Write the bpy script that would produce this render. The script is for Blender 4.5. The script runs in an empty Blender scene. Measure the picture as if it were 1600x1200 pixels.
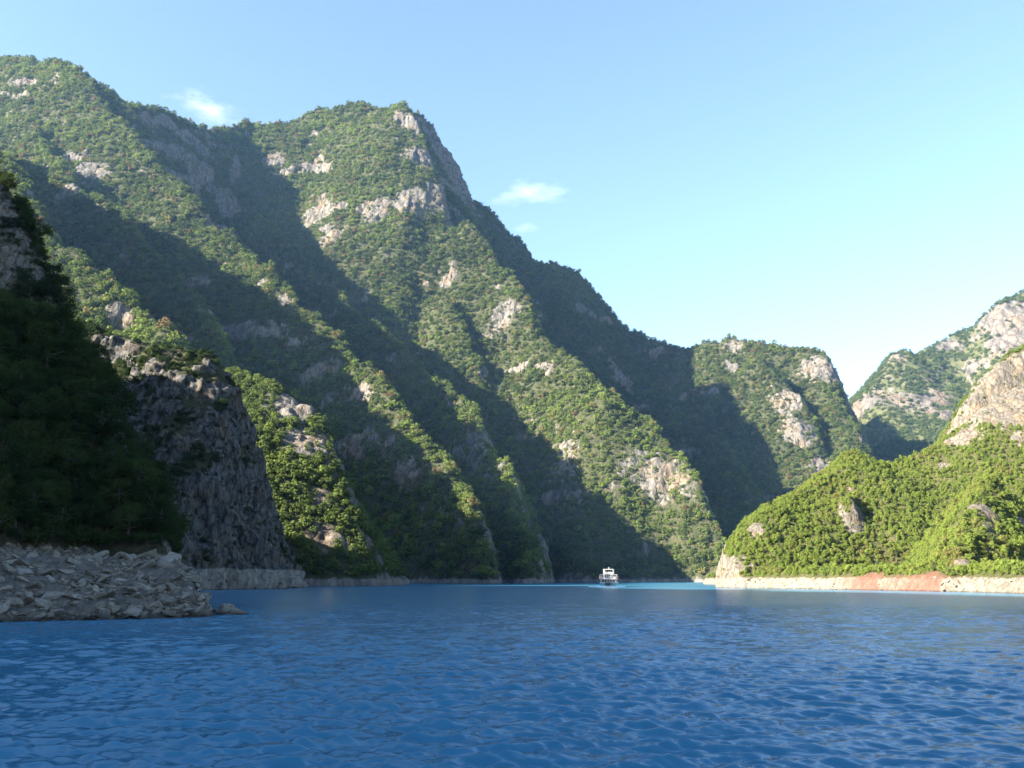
import bpy, bmesh, math, random
import numpy as np
from mathutils import Vector

# ------------------------------------------------------------------ camera, sky, sun, exposure
scene = bpy.context.scene
COL = scene.collection
FPX, HORIZON, CAM_H = 1400.0, 905.0, 3.0            # focal length in pixels of a 1600 px frame
PITCH = math.atan((HORIZON - 600.0) / FPX)
cam_data = bpy.data.cameras.new('camera')
cam_data.sensor_width = 36.0
cam_data.lens = 36.0 * FPX / 1600.0
cam_data.clip_start = 0.5
cam_data.clip_end = 40000.0
cam = bpy.data.objects.new('camera', cam_data)
COL.objects.link(cam)
cam.location = (0, 0, CAM_H)
cam.rotation_euler = (math.pi / 2 + PITCH, 0, 0)
scene.camera = cam

SUN_PHI, SUN_EL = math.radians(25.0), math.radians(24.0)   # light travels to the right and away from the camera
to_sun = Vector((-math.cos(SUN_PHI) * math.cos(SUN_EL), -math.sin(SUN_PHI) * math.cos(SUN_EL), math.sin(SUN_EL)))
world = bpy.data.worlds.new('World')
scene.world = world
world.use_nodes = True
wn = world.node_tree
wn.nodes.clear()
w_out = wn.nodes.new('ShaderNodeOutputWorld')
w_bg = wn.nodes.new('ShaderNodeBackground')
w_sky = wn.nodes.new('ShaderNodeTexSky')
w_sky.sky_type = 'NISHITA'
w_sky.sun_disc = False
w_sky.sun_elevation = SUN_EL
w_sky.sun_rotation = math.atan2(to_sun.x, to_sun.y)
w_sky.altitude = 200.0
w_sky.air_density = 1.0
w_sky.dust_density = 0.5
w_sky.ozone_density = 1.5
w_bg.inputs['Strength'].default_value = 0.055
wn.links.new(w_sky.outputs[0], w_bg.inputs['Color'])
wn.links.new(w_bg.outputs[0], w_out.inputs['Surface'])

sun_data = bpy.data.lights.new('sun', 'SUN')
sun_data.energy = 5.0
sun_data.angle = math.radians(0.5)
sun_data.color = (1.0, 0.90, 0.76)
sun = bpy.data.objects.new('sun', sun_data)
COL.objects.link(sun)
sun.location = to_sun * 3000
sun.rotation_euler = to_sun.to_track_quat('Z', 'Y').to_euler()

scene.view_settings.view_transform = 'Standard'
scene.view_settings.look = 'None'
scene.view_settings.gamma = 1.0
scene.view_settings.exposure = 2.9
scene.cycles.use_denoising = True
scene.cycles.max_bounces = 6
scene.cycles.diffuse_bounces = 2
scene.cycles.glossy_bounces = 2
scene.cycles.transmission_bounces = 3
scene.cycles.transparent_max_bounces = 6
scene.cycles.volume_bounces = 1
scene.cycles.caustics_reflective = False
scene.cycles.caustics_refractive = False

rng = np.random.default_rng(7)
random.seed(7)

# ------------------------------------------------------------------ helpers
def pix(px, py, Y):
    """world point at distance Y ahead that the photograph shows at (px, py)"""
    u, v = (px - 800.0) / FPX, (600.0 - py) / FPX
    dy = math.cos(PITCH) - math.sin(PITCH) * v
    dz = math.sin(PITCH) + math.cos(PITCH) * v
    return np.array((u / dy * Y, Y, CAM_H + dz / dy * Y))

def project(P):
    """pixel coordinates (1600 x 1200) and depth of points, used only to leave out what lies far outside the frame"""
    d = P - np.array((0, 0, CAM_H))
    depth = d[:, 1] * math.cos(PITCH) + d[:, 2] * math.sin(PITCH)
    up = -d[:, 1] * math.sin(PITCH) + d[:, 2] * math.cos(PITCH)
    depth = np.maximum(depth, 0.1)
    return 800 + FPX * d[:, 0] / depth, 600 - FPX * up / depth, depth

def _hash(ix, iy, iz, seed):
    h = (ix.astype(np.uint32) * np.uint32(374761393) + iy.astype(np.uint32) * np.uint32(668265263)
         + iz.astype(np.uint32) * np.uint32(2147483647) + np.uint32((seed * 1274126177) & 0xffffffff))
    h = (h ^ (h >> np.uint32(13))) * np.uint32(1274126177)
    h = h ^ (h >> np.uint32(16))
    h = h * np.uint32(2246822519)
    h = h ^ (h >> np.uint32(15))
    return (h & np.uint32(0xffffff)).astype(np.float32) / np.float32(0xffffff)

def vnoise(x, y, z, seed=0):
    x, y, z = (np.asarray(a, np.float32) for a in (x, y, z))
    fx, fy, fz = np.floor(x), np.floor(y), np.floor(z)
    tx, ty, tz = x - fx, y - fy, z - fz
    ix, iy, iz = fx.astype(np.int64), fy.astype(np.int64), fz.astype(np.int64)
    tx, ty, tz = (t * t * t * (t * (t * 6 - 15) + 10) for t in (tx, ty, tz))
    r = 0
    for cx in (0, 1):
        for cy in (0, 1):
            w = (tx if cx else 1 - tx) * (ty if cy else 1 - ty)
            for cz in (0, 1):
                r = r + w * (tz if cz else 1 - tz) * _hash(ix + cx, iy + cy, iz + cz, seed)
    return r * 2 - 1

def fbm(x, y, z, octaves=4, seed=0, gain=0.5, ridged=False):
    a, s, t = 1.0, 0.0, 0.0
    for o in range(octaves):
        n = vnoise(x * 2.0 ** o + 17.3 * o, y * 2.0 ** o - 9.1 * o, z * 2.0 ** o + 4.7 * o, seed + o)
        if ridged:
            n = 1 - 2 * np.abs(n)
        s = s + a * n
        t += a
        a *= gain
    return s / t

def sstep(a, b, x):
    t = np.clip((x - a) / (b - a), 0, 1)
    return t * t * (3 - 2 * t)

def new_mesh(name, verts, faces):
    me = bpy.data.meshes.new(name)
    verts = np.asarray(verts, np.float32)
    faces = np.asarray(faces, np.int32)
    n, k = faces.shape
    me.vertices.add(len(verts))
    me.vertices.foreach_set('co', verts.ravel())
    me.loops.add(n * k)
    me.loops.foreach_set('vertex_index', faces.ravel())
    me.polygons.add(n)
    me.polygons.foreach_set('loop_start', np.arange(0, n * k, k, dtype=np.int32))
    me.update(calc_edges=True)
    me.validate()
    return me

def smooth(me, on=True):
    me.polygons.foreach_set('use_smooth', np.full(len(me.polygons), on))

def link(name, me, mats=(), parent=None, kind=None, label=None, category=None, group=None):
    o = bpy.data.objects.new(name, me)
    COL.objects.link(o)
    if me is not None:
        for m in (mats if isinstance(mats, (list, tuple)) else [mats]):
            if m is not None and m.name not in [q.name for q in me.materials if q]:
                me.materials.append(m)
    if parent is not None:
        o.parent = parent
    tag(o, kind, label, category, group)
    return o

def tag(o, kind=None, label=None, category=None, group=None):
    for k, v in (('kind', kind), ('label', label), ('category', category), ('group', group)):
        if v:
            o[k] = v
    return o

# ------------------------------------------------------------------ materials
def material(name):
    m = bpy.data.materials.new(name)
    m.use_nodes = True
    nt = m.node_tree
    nt.nodes.clear()
    out = nt.nodes.new('ShaderNodeOutputMaterial')
    return m, nt, out

def nd(nt, kind, **kw):
    n = nt.nodes.new(kind)
    for k, v in kw.items():
        if k.startswith('i_'):
            n.inputs[k[2:].replace('_', ' ')].default_value = v
        else:
            setattr(n, k, v)
    return n

def ramp(nt, fac, stops):
    r = nt.nodes.new('ShaderNodeValToRGB')
    e = r.color_ramp.elements
    while len(e) < len(stops):
        e.new(0.5)
    for i, (p, c) in enumerate(stops):
        e[i].position = p
        e[i].color = (c[0], c[1], c[2], 1) if not isinstance(c, (int, float)) else (c, c, c, 1)
    nt.links.new(fac, r.inputs[0])
    return r.outputs[0]

def mix(nt, fac, a, b, blend='MIX'):
    m = nt.nodes.new('ShaderNodeMix')
    m.data_type = 'RGBA'
    m.blend_type = blend
    for sock, v in ((m.inputs[0], fac), (m.inputs[6], a), (m.inputs[7], b)):
        if hasattr(v, 'is_linked'):
            nt.links.new(v, sock)
        elif isinstance(v, (int, float)):
            sock.default_value = v
        else:
            sock.default_value = (v[0], v[1], v[2], 1)
    return m.outputs[2]

def simple_mat(name, col, rough=0.6, metallic=0.0, vary=0.15, scale=3.0, bump=0.0):
    m, nt, out = material(name)
    b = nd(nt, 'ShaderNodeBsdfPrincipled')
    b.inputs['Roughness'].default_value = rough
    b.inputs['Metallic'].default_value = metallic
    tc = nd(nt, 'ShaderNodeTexCoord')
    n = nd(nt, 'ShaderNodeTexNoise', i_Scale=scale, i_Detail=5.0)
    nt.links.new(tc.outputs['Object'], n.inputs['Vector'])
    lo = [c * (1 - vary) for c in col]
    hi = [min(1, c * (1 + vary)) for c in col]
    c = ramp(nt, n.outputs['Fac'], [(0.3, lo), (0.7, hi)])
    nt.links.new(c, b.inputs['Base Color'])
    if bump:
        bp = nd(nt, 'ShaderNodeBump', i_Strength=bump)
        nt.links.new(n.outputs['Fac'], bp.inputs['Height'])
        nt.links.new(bp.outputs[0], b.inputs['Normal'])
    nt.links.new(b.outputs[0], out.inputs['Surface'])
    return m

def terrain_mat(name, unit, rock_lo, rock_hi, soil_lo, soil_hi, pale=(0.165, 0.154, 0.134), red=(0.30, 0.10, 0.06), band=3.6, rough_relief=1.0):
    """soil under the scrub, limestone where the attribute 'rock' says so, bleached rock between the high and the low water line"""
    m, nt, out = material(name)
    L = nt.links.new
    b = nd(nt, 'ShaderNodeBsdfPrincipled')
    b.inputs['Roughness'].default_value = 0.95
    b.inputs['Specular IOR Level'].default_value = 0.15
    geo = nd(nt, 'ShaderNodeNewGeometry')
    rock = nd(nt, 'ShaderNodeAttribute', attribute_name='rock')
    redA = nd(nt, 'ShaderNodeAttribute', attribute_name='red')
    # coordinates stretched so that limestone shows near-vertical flutes
    mp = nd(nt, 'ShaderNodeMapping')
    mp.inputs['Scale'].default_value = (1, 1, 0.42)
    mp.inputs['Rotation'].default_value = (0.18, 0.22, 0)
    L(geo.outputs['Position'], mp.inputs['Vector'])
    n1 = nd(nt, 'ShaderNodeTexNoise', i_Scale=0.9 / unit, i_Detail=9.0, i_Roughness=0.68)
    L(mp.outputs[0], n1.inputs['Vector'])
    n2 = nd(nt, 'ShaderNodeTexNoise', i_Scale=0.16 / unit, i_Detail=6.0, i_Roughness=0.6)
    L(geo.outputs['Position'], n2.inputs['Vector'])
    vor = nd(nt, 'ShaderNodeTexVoronoi', feature='DISTANCE_TO_EDGE', i_Scale=0.45 / unit)
    wv = nd(nt, 'ShaderNodeVectorMath', operation='ADD')
    sc = nd(nt, 'ShaderNodeVectorMath', operation='SCALE')
    sc.inputs['Scale'].default_value = 1.6 * unit
    L(n1.outputs['Color'], sc.inputs[0])
    L(mp.outputs[0], wv.inputs[0])
    L(sc.outputs[0], wv.inputs[1])
    L(wv.outputs[0], vor.inputs['Vector'])
    crack = ramp(nt, vor.outputs['Distance'], [(0.0, 0.45), (0.10, 1.0)])
    rockc = ramp(nt, n1.outputs['Fac'], [(0.32, rock_lo), (0.46, [0.55 * a + 0.45 * c for a, c in zip(rock_lo, rock_hi)]), (0.66, rock_hi)])
    stain = ramp(nt, n2.outputs['Fac'], [(0.38, (1.0, 0.86, 0.70)), (0.52, (1, 1, 1)), (0.68, (0.72, 0.74, 0.78))])
    rockc = mix(nt, 1.0, rockc, stain, 'MULTIPLY')
    rockc = mix(nt, 1.0, rockc, crack, 'MULTIPLY')
    soilc = ramp(nt, n1.outputs['Fac'], [(0.35, soil_lo), (0.65, soil_hi)])
    # ragged border between soil and rock
    ad = nd(nt, 'ShaderNodeMath', operation='ADD')
    sb = nd(nt, 'ShaderNodeMath', operation='MULTIPLY_ADD')
    sb.inputs[1].default_value = 1.3
    sb.inputs[2].default_value = -0.65
    L(n1.outputs['Fac'], sb.inputs[0])
    L(rock.outputs['Fac'], ad.inputs[0])
    L(sb.outputs[0], ad.inputs[1])
    rf = ramp(nt, ad.outputs[0], [(0.40, 0.0), (0.58, 1.0)])
    c = mix(nt, rf, soilc, rockc)
    # bleached drawdown band
    sep = nd(nt, 'ShaderNodeSeparateXYZ')
    L(geo.outputs['Position'], sep.inputs[0])
    zb = nd(nt, 'ShaderNodeMath', operation='MULTIPLY_ADD')
    zb.inputs[1].default_value = 2.4
    L(n2.outputs['Fac'], zb.inputs[0])
    L(sep.outputs['Z'], zb.inputs[2])
    mr = nd(nt, 'ShaderNodeMapRange')
    mr.inputs['From Min'].default_value = band + 1.0
    mr.inputs['From Max'].default_value = band + 1.35
    mr.inputs['To Min'].default_value = 1.0
    mr.inputs['To Max'].default_value = 0.0
    L(zb.outputs[0], mr.inputs['Value'])
    palec = ramp(nt, n1.outputs['Fac'], [(0.30, [p * 0.55 for p in pale]), (0.5, pale), (0.7, [min(1, p * 1.25) for p in pale])])
    palec = mix(nt, 0.6, palec, crack, 'MULTIPLY')
    c = mix(nt, mr.outputs[0], c, palec)
    redc = ramp(nt, n1.outputs['Fac'], [(0.3, [p * 0.6 for p in red]), (0.6, red), (0.75, (0.21, 0.135, 0.10))])
    c = mix(nt, redA.outputs['Fac'], c, redc)
    # a wet, dark line where the water laps
    mr2 = nd(nt, 'ShaderNodeMapRange')
    mr2.inputs['From Min'].default_value = 0.12
    mr2.inputs['From Max'].default_value = 0.42
    mr2.inputs['To Min'].default_value = 0.45
    mr2.inputs['To Max'].default_value = 1.0
    L(sep.outputs['Z'], mr2.inputs['Value'])
    c = mix(nt, 1.0, c, mr2.outputs[0], 'MULTIPLY')
    L(c, b.inputs['Base Color'])
    hh = nd(nt, 'ShaderNodeMath', operation='MULTIPLY_ADD')
    hh.inputs[1].default_value = 0.35
    L(vor.outputs['Distance'], hh.inputs[0])
    L(n1.outputs['Fac'], hh.inputs[2])
    bp = nd(nt, 'ShaderNodeBump', i_Strength=0.9, i_Distance=0.9 * unit * rough_relief)
    L(hh.outputs[0], bp.inputs['Height'])
    L(bp.outputs[0], b.inputs['Normal'])
    L(b.outputs[0], out.inputs['Surface'])
    return m

M = {}
M['mountain'] = terrain_mat('limestone_and_scrub_mountain', 4.0, (0.055, 0.053, 0.050), (0.180, 0.164, 0.142), (0.022, 0.028, 0.012), (0.060, 0.060, 0.030), band=3.0)
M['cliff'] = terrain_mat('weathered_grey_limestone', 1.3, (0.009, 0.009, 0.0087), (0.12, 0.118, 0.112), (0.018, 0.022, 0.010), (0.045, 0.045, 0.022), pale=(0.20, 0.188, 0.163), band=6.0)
M['hill'] = terrain_mat('shaded_hill_soil', 0.7, (0.04, 0.037, 0.033), (0.19, 0.175, 0.15), (0.018, 0.020, 0.010), (0.05, 0.045, 0.024), pale=(0.105, 0.098, 0.085), band=5.3)  # lowered pale tone paints dark, shaded gaps between the shore stones
M['bank'] = terrain_mat('bank_soil_and_limestone', 1.2, (0.070, 0.062, 0.051), (0.175, 0.155, 0.126), (0.035, 0.042, 0.014), (0.075, 0.07, 0.03), pale=(0.165, 0.147, 0.118), red=(0.145, 0.070, 0.050), band=3.3)
M['far'] = terrain_mat('far_limestone', 9.0, (0.07, 0.064, 0.056), (0.165, 0.145, 0.124), (0.045, 0.058, 0.022), (0.09, 0.085, 0.04), band=-20)

# ------------------------------------------------------------------ terrain
class Relief:
    """height = the highest of many slopes falling away from crest lines; every crest is a list of
    world points, each crest with the steepness of its right-hand and left-hand flank"""
    def __init__(self, crests, bounds, cell, step, warp=0.0, warp_len=60.0, seed=0, floor=-7.0, east_default=1.0):
        self.x0, self.x1, self.y0, self.y1 = bounds
        self.cell, self.warp, self.warp_len, self.seed = cell, warp, warp_len, seed
        pad = warp + 2 * cell
        gx = np.arange(self.x0 - pad, self.x1 + pad + cell, cell, dtype=np.float32)
        gy = np.arange(self.y0 - pad, self.y1 + pad + cell, cell, dtype=np.float32)
        self.gx0, self.gy0 = gx[0], gy[0]
        X, Y = np.meshgrid(gx, gy, indexing='ij')
        Z = np.full(X.shape, floor, np.float32)
        for pts, s_right, s_left, *east in crests:
            pts = np.asarray(pts, float)
            ek = east[0] if east else east_default     # flanks that face right are steeper by this factor
            for a, b in zip(pts[:-1], pts[1:]):
                n = max(1, int(np.linalg.norm((b - a)[:2]) / step))
                t2 = (b - a)[:2] / max(1e-6, np.linalg.norm((b - a)[:2]))
                for i in range(n + 1):
                    p = a + (b - a) * i / n
                    dx, dy = X - p[0], Y - p[1]
                    side = t2[0] * dy - t2[1] * dx          # > 0 on the left of the walking direction
                    d = np.sqrt(dx * dx + dy * dy)
                    w = np.clip(side / (0.5 * d + 1e-3), -1, 1) * 0.5 + 0.5
                    s = (s_right + (s_left - s_right) * w) * (1 + (ek - 1) * np.clip(dx / (d + 1e-3), 0, 1))
                    np.maximum(Z, (p[2] - s * d).astype(np.float32), out=Z)
        self.Z = Z
        for _ in range(1):
            Zp = np.pad(self.Z, 1, mode='edge')
            self.Z = 0.5 * self.Z + 0.125 * (Zp[:-2, 1:-1] + Zp[2:, 1:-1] + Zp[1:-1, :-2] + Zp[1:-1, 2:])
        self.details = []
        self.post = None

    def base(self, x, y):
        fx = np.clip((x - self.gx0) / self.cell, 0, self.Z.shape[0] - 1.001)
        fy = np.clip((y - self.gy0) / self.cell, 0, self.Z.shape[1] - 1.001)
        ix, iy = fx.astype(int), fy.astype(int)
        tx, ty = fx - ix, fy - iy
        Z = self.Z
        return ((Z[ix, iy] * (1 - tx) + Z[ix + 1, iy] * tx) * (1 - ty) + (Z[ix, iy + 1] * (1 - tx) + Z[ix + 1, iy + 1] * tx) * ty)

    def height(self, x, y):
        x = np.asarray(x, np.float32)
        y = np.asarray(y, np.float32)
        z0 = np.zeros_like(x)
        wx = wy = 0
        if self.warp:
            wl = self.warp_len
            wx = self.warp * fbm(x / wl, y / wl, z0, 3, self.seed + 50)
            wy = self.warp * fbm(x / wl, y / wl, z0 + 5.5, 3, self.seed + 60)
        h = self.base(x + wx, y + wy)
        damp = sstep(-4, 30, h)
        for amp, length, octv, ridged in self.details:
            h = h + amp * (0.25 + 0.75 * damp) * fbm(x / length, y / length, h / length * 0.35, octv, self.seed, ridged=ridged)
        return h if self.post is None else self.post(x, y, h)

def shore_profile(h, top, steep):
    """steepen the strip between the high-water line and the water, as the drawn-down lake leaves it"""
    return np.where(h < top, top - (top - h) * steep, h)

def build_tile(name, relief, bounds, res, mat, rockiness, ledge, top=3.6, steep=2.5, hole=None, patches=(), red=None, unit=4.0, sub_label=None):
    x0, x1, y0, y1 = bounds
    gx = np.arange(x0, x1 + res * 0.5, res, dtype=np.float32)
    gy = np.arange(y0, y1 + res * 0.5, res, dtype=np.float32)
    X, Y = np.meshgrid(gx, gy, indexing='ij')
    sh = X.shape
    H = relief.height(X.ravel(), Y.ravel())
    H = np.maximum(shore_profile(H, top, steep), -6.0).reshape(sh)
    dzx, dzy = np.gradient(H, res)
    slope = np.sqrt(dzx ** 2 + dzy ** 2).ravel()
    N = np.stack([-dzx.ravel(), -dzy.ravel(), np.ones(dzx.size)], 1)
    N /= np.linalg.norm(N, axis=1)[:, None]
    V = np.stack([X.ravel(), Y.ravel(), H.ravel()], 1).astype(np.float64)
    lo, hi = rockiness
    nse = fbm(V[:, 0] / (unit * 9), V[:, 1] / (unit * 9), V[:, 2] / (unit * 9), 4, 91)
    nse2 = fbm(V[:, 0] / (unit * 3.2), V[:, 1] / (unit * 3.2), V[:, 2] / (unit * 2.2), 3, 95)
    rock = sstep(lo, hi, slope + 0.55 * nse + 0.35 * nse2)
    for c, r, k in patches:
        d = np.linalg.norm((V - c) * np.array((1, 1, 1)), axis=1)
        rock = np.clip(rock + k * 0.95 * sstep(r * 1.25, r * 0.25, d * (1 + 0.55 * nse + 0.5 * nse2)), 0, 1)
    rock = np.maximum(rock, 0.8 * sstep(top + 0.6, top - 0.4, V[:, 2]) if steep > 1.7 else 0)
    # broken limestone: blocky ledges pushed out along the normal
    b = fbm(V[:, 0] / (unit * 2.4), V[:, 1] / (unit * 2.4), V[:, 2] / (unit * 5.0), 4, 33, ridged=True, gain=0.55)
    blocks = np.round(fbm(V[:, 0] / (unit * 3.0), V[:, 1] / (unit * 3.0), V[:, 2] / (unit * 2.0), 3, 37) * 4) / 4
    push = ledge * (0.10 + 0.90 * rock) * (0.8 * b + 0.6 * blocks)
    push *= sstep(-2, 1.5, V[:, 2])
    V += N * push[:, None]
    nx, ny = sh
    idx = np.arange(nx * ny).reshape(sh)
    F = np.stack([idx[:-1, :-1], idx[1:, :-1], idx[1:, 1:], idx[:-1, 1:]], -1).reshape(-1, 4)
    keep = V[F, 2].max(1) > -3.0
    if hole is not None:
        keep &= ~hole(V[F].mean(1))
    F = F[keep]
    used, inv = np.unique(F, return_inverse=True)
    F = inv.reshape(F.shape)
    V, rock, N, slope = V[used], rock[used], N[used], slope[used]
    me = new_mesh(name, V, F)
    smooth(me)
    at = me.attributes.new('rock', 'FLOAT', 'POINT')
    at.data.foreach_set('value', rock.astype(np.float32))
    ar = me.attributes.new('red', 'FLOAT', 'POINT')
    ar.data.foreach_set('value', (red(V) if red is not None else np.zeros(len(V))).astype(np.float32))
    o = link(name, me, mat, kind='structure')
    A = V[F]
    area = 0.5 * np.linalg.norm(np.cross(A[:, 2] - A[:, 0], A[:, 3] - A[:, 1]), axis=1)
    return dict(obj=o, V=V, F=F, N=N, rock=rock, area=area, slope=slope)

def crest(*pts):
    return np.array([pix(*p) for p in pts])

def find(relief, px, py, near, far, lift=0.0):
    """the spot of a hillside that a line of sight meets"""
    t = np.arange(near, far, 1.5)
    P = np.array([pix(px, py, a) for a in t])
    h = relief.height(P[:, 0], P[:, 1])
    k = np.argmax(h >= P[:, 2])
    return np.array((P[k, 0], P[k, 1], h[k] + lift))

# --- the big mountain across the water with its spurs
def deep(*pts):
    """crest points of the big mountain: the range is deeper than it is wide"""
    return np.array([pix(px, py, 620 + (Y - 620) * 1.55) for px, py, Y in pts])

massif = Relief([
    (deep((-420, 40, 1250), (-150, 60, 1180), (0, 96, 1120), (80, 100, 1090), (150, 126, 1060), (205, 160, 1060), (255, 176, 1090), (330, 207, 1150), (400, 196, 1210), (480, 182, 1225), (560, 169, 1225), (625, 160, 1200)), 1.85, 1.2, 1.45),
    # spur that falls from the left top to the water
    (deep((120, 112, 1070), (190, 190, 1010), (260, 275, 960), (340, 365, 900), (430, 432, 850), (545, 548, 790), (640, 640, 735), (715, 752, 680), (770, 850, 640), (800, 905, 615)), 1.65, 1.7),
    (deep((30, 150, 1060), (75, 235, 960), (135, 300, 900), (215, 360, 830), (300, 470, 760), (350, 560, 700)), 1.7, 1.6),
    (deep((-260, 80, 900), (-60, 190, 760), (25, 268, 715), (85, 380, 670), (150, 432, 655), (220, 492, 640), (285, 545, 620), (345, 620, 600), (420, 720, 580), (520, 905, 560)), 1.5, 1.7),
    # second spur, a thin sunlit blade
    (deep((400, 330, 1080), (490, 420, 1000), (580, 500, 930), (690, 592, 860), (742, 652, 815), (790, 722, 765), (815, 800, 710), (835, 900, 650)), 1.9, 1.8),
    # the peak and its cliff
    (deep((560, 169, 1225), (628, 160, 1195), (655, 195, 1165), (680, 260, 1135), (700, 325, 1105)), 1.7, 3.2),
    (deep((628, 160, 1200), (652, 178, 1225), (700, 235, 1260), (735, 312, 1290)), 3.0, 1.8, 1.2),
    # wooded shoulder below the peak and its rocky nose
    (deep((560, 400, 1090), (640, 352, 1085), (740, 345, 1070), (800, 425, 1020), (828, 480, 985), (835, 525, 965)), 1.8, 2.2),
    (deep((640, 455, 1040), (700, 470, 1000), (760, 560, 950)), 1.9, 1.9),
    # sunlit spur that ends in the water behind the boat
    (deep((820, 535, 985), (850, 527, 960), (900, 560, 925), (950, 605, 885), (995, 645, 878), (1060, 712, 848), (1100, 800, 808), (1140, 852, 780), (1165, 905, 755)), 1.6, 1.9),
    # skyline ridge running down to the bluff
    (deep((735, 312, 1300), (800, 368, 1305), (820, 405, 1300), (900, 430, 1300), (940, 476, 1295), (990, 522, 1285), (1060, 541, 1270), (1110, 535, 1250)), 1.6, 1.3),
    (deep((1110, 535, 1250), (1140, 532, 1240), (1180, 537, 1225), (1240, 548, 1210), (1284, 550, 1195)), 1.4, 1.5, 2.2),
    (deep((1284, 550, 1195), (1300, 596, 1185), (1318, 640, 1175), (1345, 730, 1160)), 3.4, 3.2),
    (deep((1170, 560, 1200), (1215, 588, 1165), (1252, 625, 1140), (1268, 668, 1125)), 1.4, 3.0),
    (deep((1262, 690, 1120), (1310, 730, 1080), (1350, 800, 1030)), 1.3, 1.3),
    (deep((1130, 690, 1120), (1160, 760, 1050), (1180, 860, 960)), 1.2, 1.2),
], (-900, 720, 470, 1900), 5.0, 11.0, warp=15, warp_len=80, seed=3, east_default=1.35)
massif.details = [(15, 110, 3, True), (8, 52, 3, True), (6, 34, 4, False)]
def cliff_bands(x, y, h):
    """strata: ledges and steep steps where the limestone crops out"""
    z0 = np.zeros_like(x)
    m = sstep(0.05, 0.50, fbm(x / 90, y / 90, h / 70, 3, 141)) * sstep(30, 90, h)
    t = h / 52.0 + 1.3 * fbm(x / 130, y / 130, z0, 4, 143) + 0.1 * x / 52.0
    f = t - np.floor(t)
    return h + 52.0 * 0.34 * m * (sstep(0.60, 0.92, f) - f)
massif.post = cliff_bands
rp = lambda rel, px, py, near, far, r, k=1.0: (find(rel, px, py, near, far), r, k)
massif_patches = [rp(massif, px, py, 480, 1890, *rk) for px, py, *rk in (
    (500, 335, 42), (515, 372, 32), (640, 190, 34), (660, 250, 38), (690, 310, 42), (640, 320, 38),
    (585, 330, 34), (715, 270, 60), (700, 238, 44), (724, 300, 44), (676, 215, 30), (430, 250, 26), (145, 270, 32), (110, 300, 28), (790, 490, 36, 0.6), (770, 520, 28, 0.5),
    (750, 690, 38, 0.7), (775, 735, 32, 0.7), (680, 800, 40, 0.5), (880, 720, 40, 0.6), (880, 780, 38, 0.5), (1010, 730, 44, 0.6), (1060, 760, 38, 0.6),
    (1235, 625, 42), (1245, 665, 34), (1275, 575, 42), (1150, 545, 26), (1290, 735, 28), (640, 740, 24, 0.6), (480, 540, 28, 0.4), (620, 560, 28, 0.4))]
T_massif = build_tile('mountain', massif, (-900, 720, 500, 1860), 2.2, M['mountain'], (2.3, 3.3), 6.0, top=3.4, steep=2.2, patches=massif_patches, unit=4.0)

# --- sunlit spur with the rock knob, standing before the mountain
spur = Relief([
    (crest((170, 520, 600), (265, 548, 545), (350, 585, 505), (405, 597, 492), (440, 596, 486), (470, 622, 480), (484, 660, 476), (490, 712, 472), (530, 770, 468), (565, 825, 462), (588, 880, 456), (606, 912, 452)), 1.0, 2.3),
    (crest((405, 600, 492), (430, 650, 470), (455, 730, 452), (480, 820, 440), (500, 905, 430)), 1.0, 1.3),
], (-330, -50, 345, 640), 3.0, 5.0, warp=5, warp_len=32, seed=12)
spur.details = [(5.0, 40, 3, True), (2.4, 14, 3, False)]
spur_patches = [rp(spur, *a) for a in ((440, 645, 380, 620, 15), (462, 640, 380, 620, 16), (475, 690, 380, 620, 17), (500, 790, 380, 620, 9), (505, 840, 380, 620, 10), (530, 860, 380, 620, 10, 0.7))]
T_spur = build_tile('spur', spur, (-330, -50, 350, 640), 1.0, M['mountain'], (1.5, 2.3), 2.6, top=3.4, steep=2.2, patches=spur_patches, unit=2.2)

# --- dark cliff on the near side of the inlet
cliff = Relief([
    (crest((-60, 600, 330), (60, 550, 325), (115, 508, 320), (170, 528, 315), (240, 534, 308), (300, 545, 302), (322, 548, 300)), 1.35, 1.5),
    (crest((322, 545, 300), (338, 575, 299), (352, 610, 300), (385, 655, 303), (402, 720, 306), (430, 790, 312), (462, 860, 325), (500, 893, 350), (522, 905, 400)), 3.2, 2.0, 1.5),
    (crest((312, 542, 297), (322, 530, 297), (330, 548, 297)), 4.5, 4.5),
    (crest((250, 560, 296), (300, 640, 288), (330, 740, 284), (345, 840, 280), (350, 890, 278)), 1.6, 2.6, 1.3),
    (crest((60, 480, 325), (120, 600, 270), (180, 720, 240), (220, 820, 225)), 1.3, 1.3),
], (-260, -44, 205, 470), 2.0, 3.0, warp=3.0, warp_len=17, seed=21)
cliff.details = [(3.2, 22, 3, True), (1.8, 8, 4, False)]
def cliff_shore(x, y, h):
    n = 5.0 * fbm(x / 15, y / 15, h / 22, 4, 36)
    xe = np.interp(y, [200, 240, 270, 285, 330, 400, 525], [-110, -98, -80, -72, -76, -82, -104])
    d = xe - x + n
    return np.minimum(h, 1.7 * d + 0.07 * np.maximum(d, 0) ** 2)
cliff.post = cliff_shore
T_cliff = build_tile('cliff', cliff, (-215, -46, 212, 440), 0.55, M['cliff'], (1.0, 1.9), 3.0, top=5.6, steep=2.0, unit=1.5)

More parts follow.
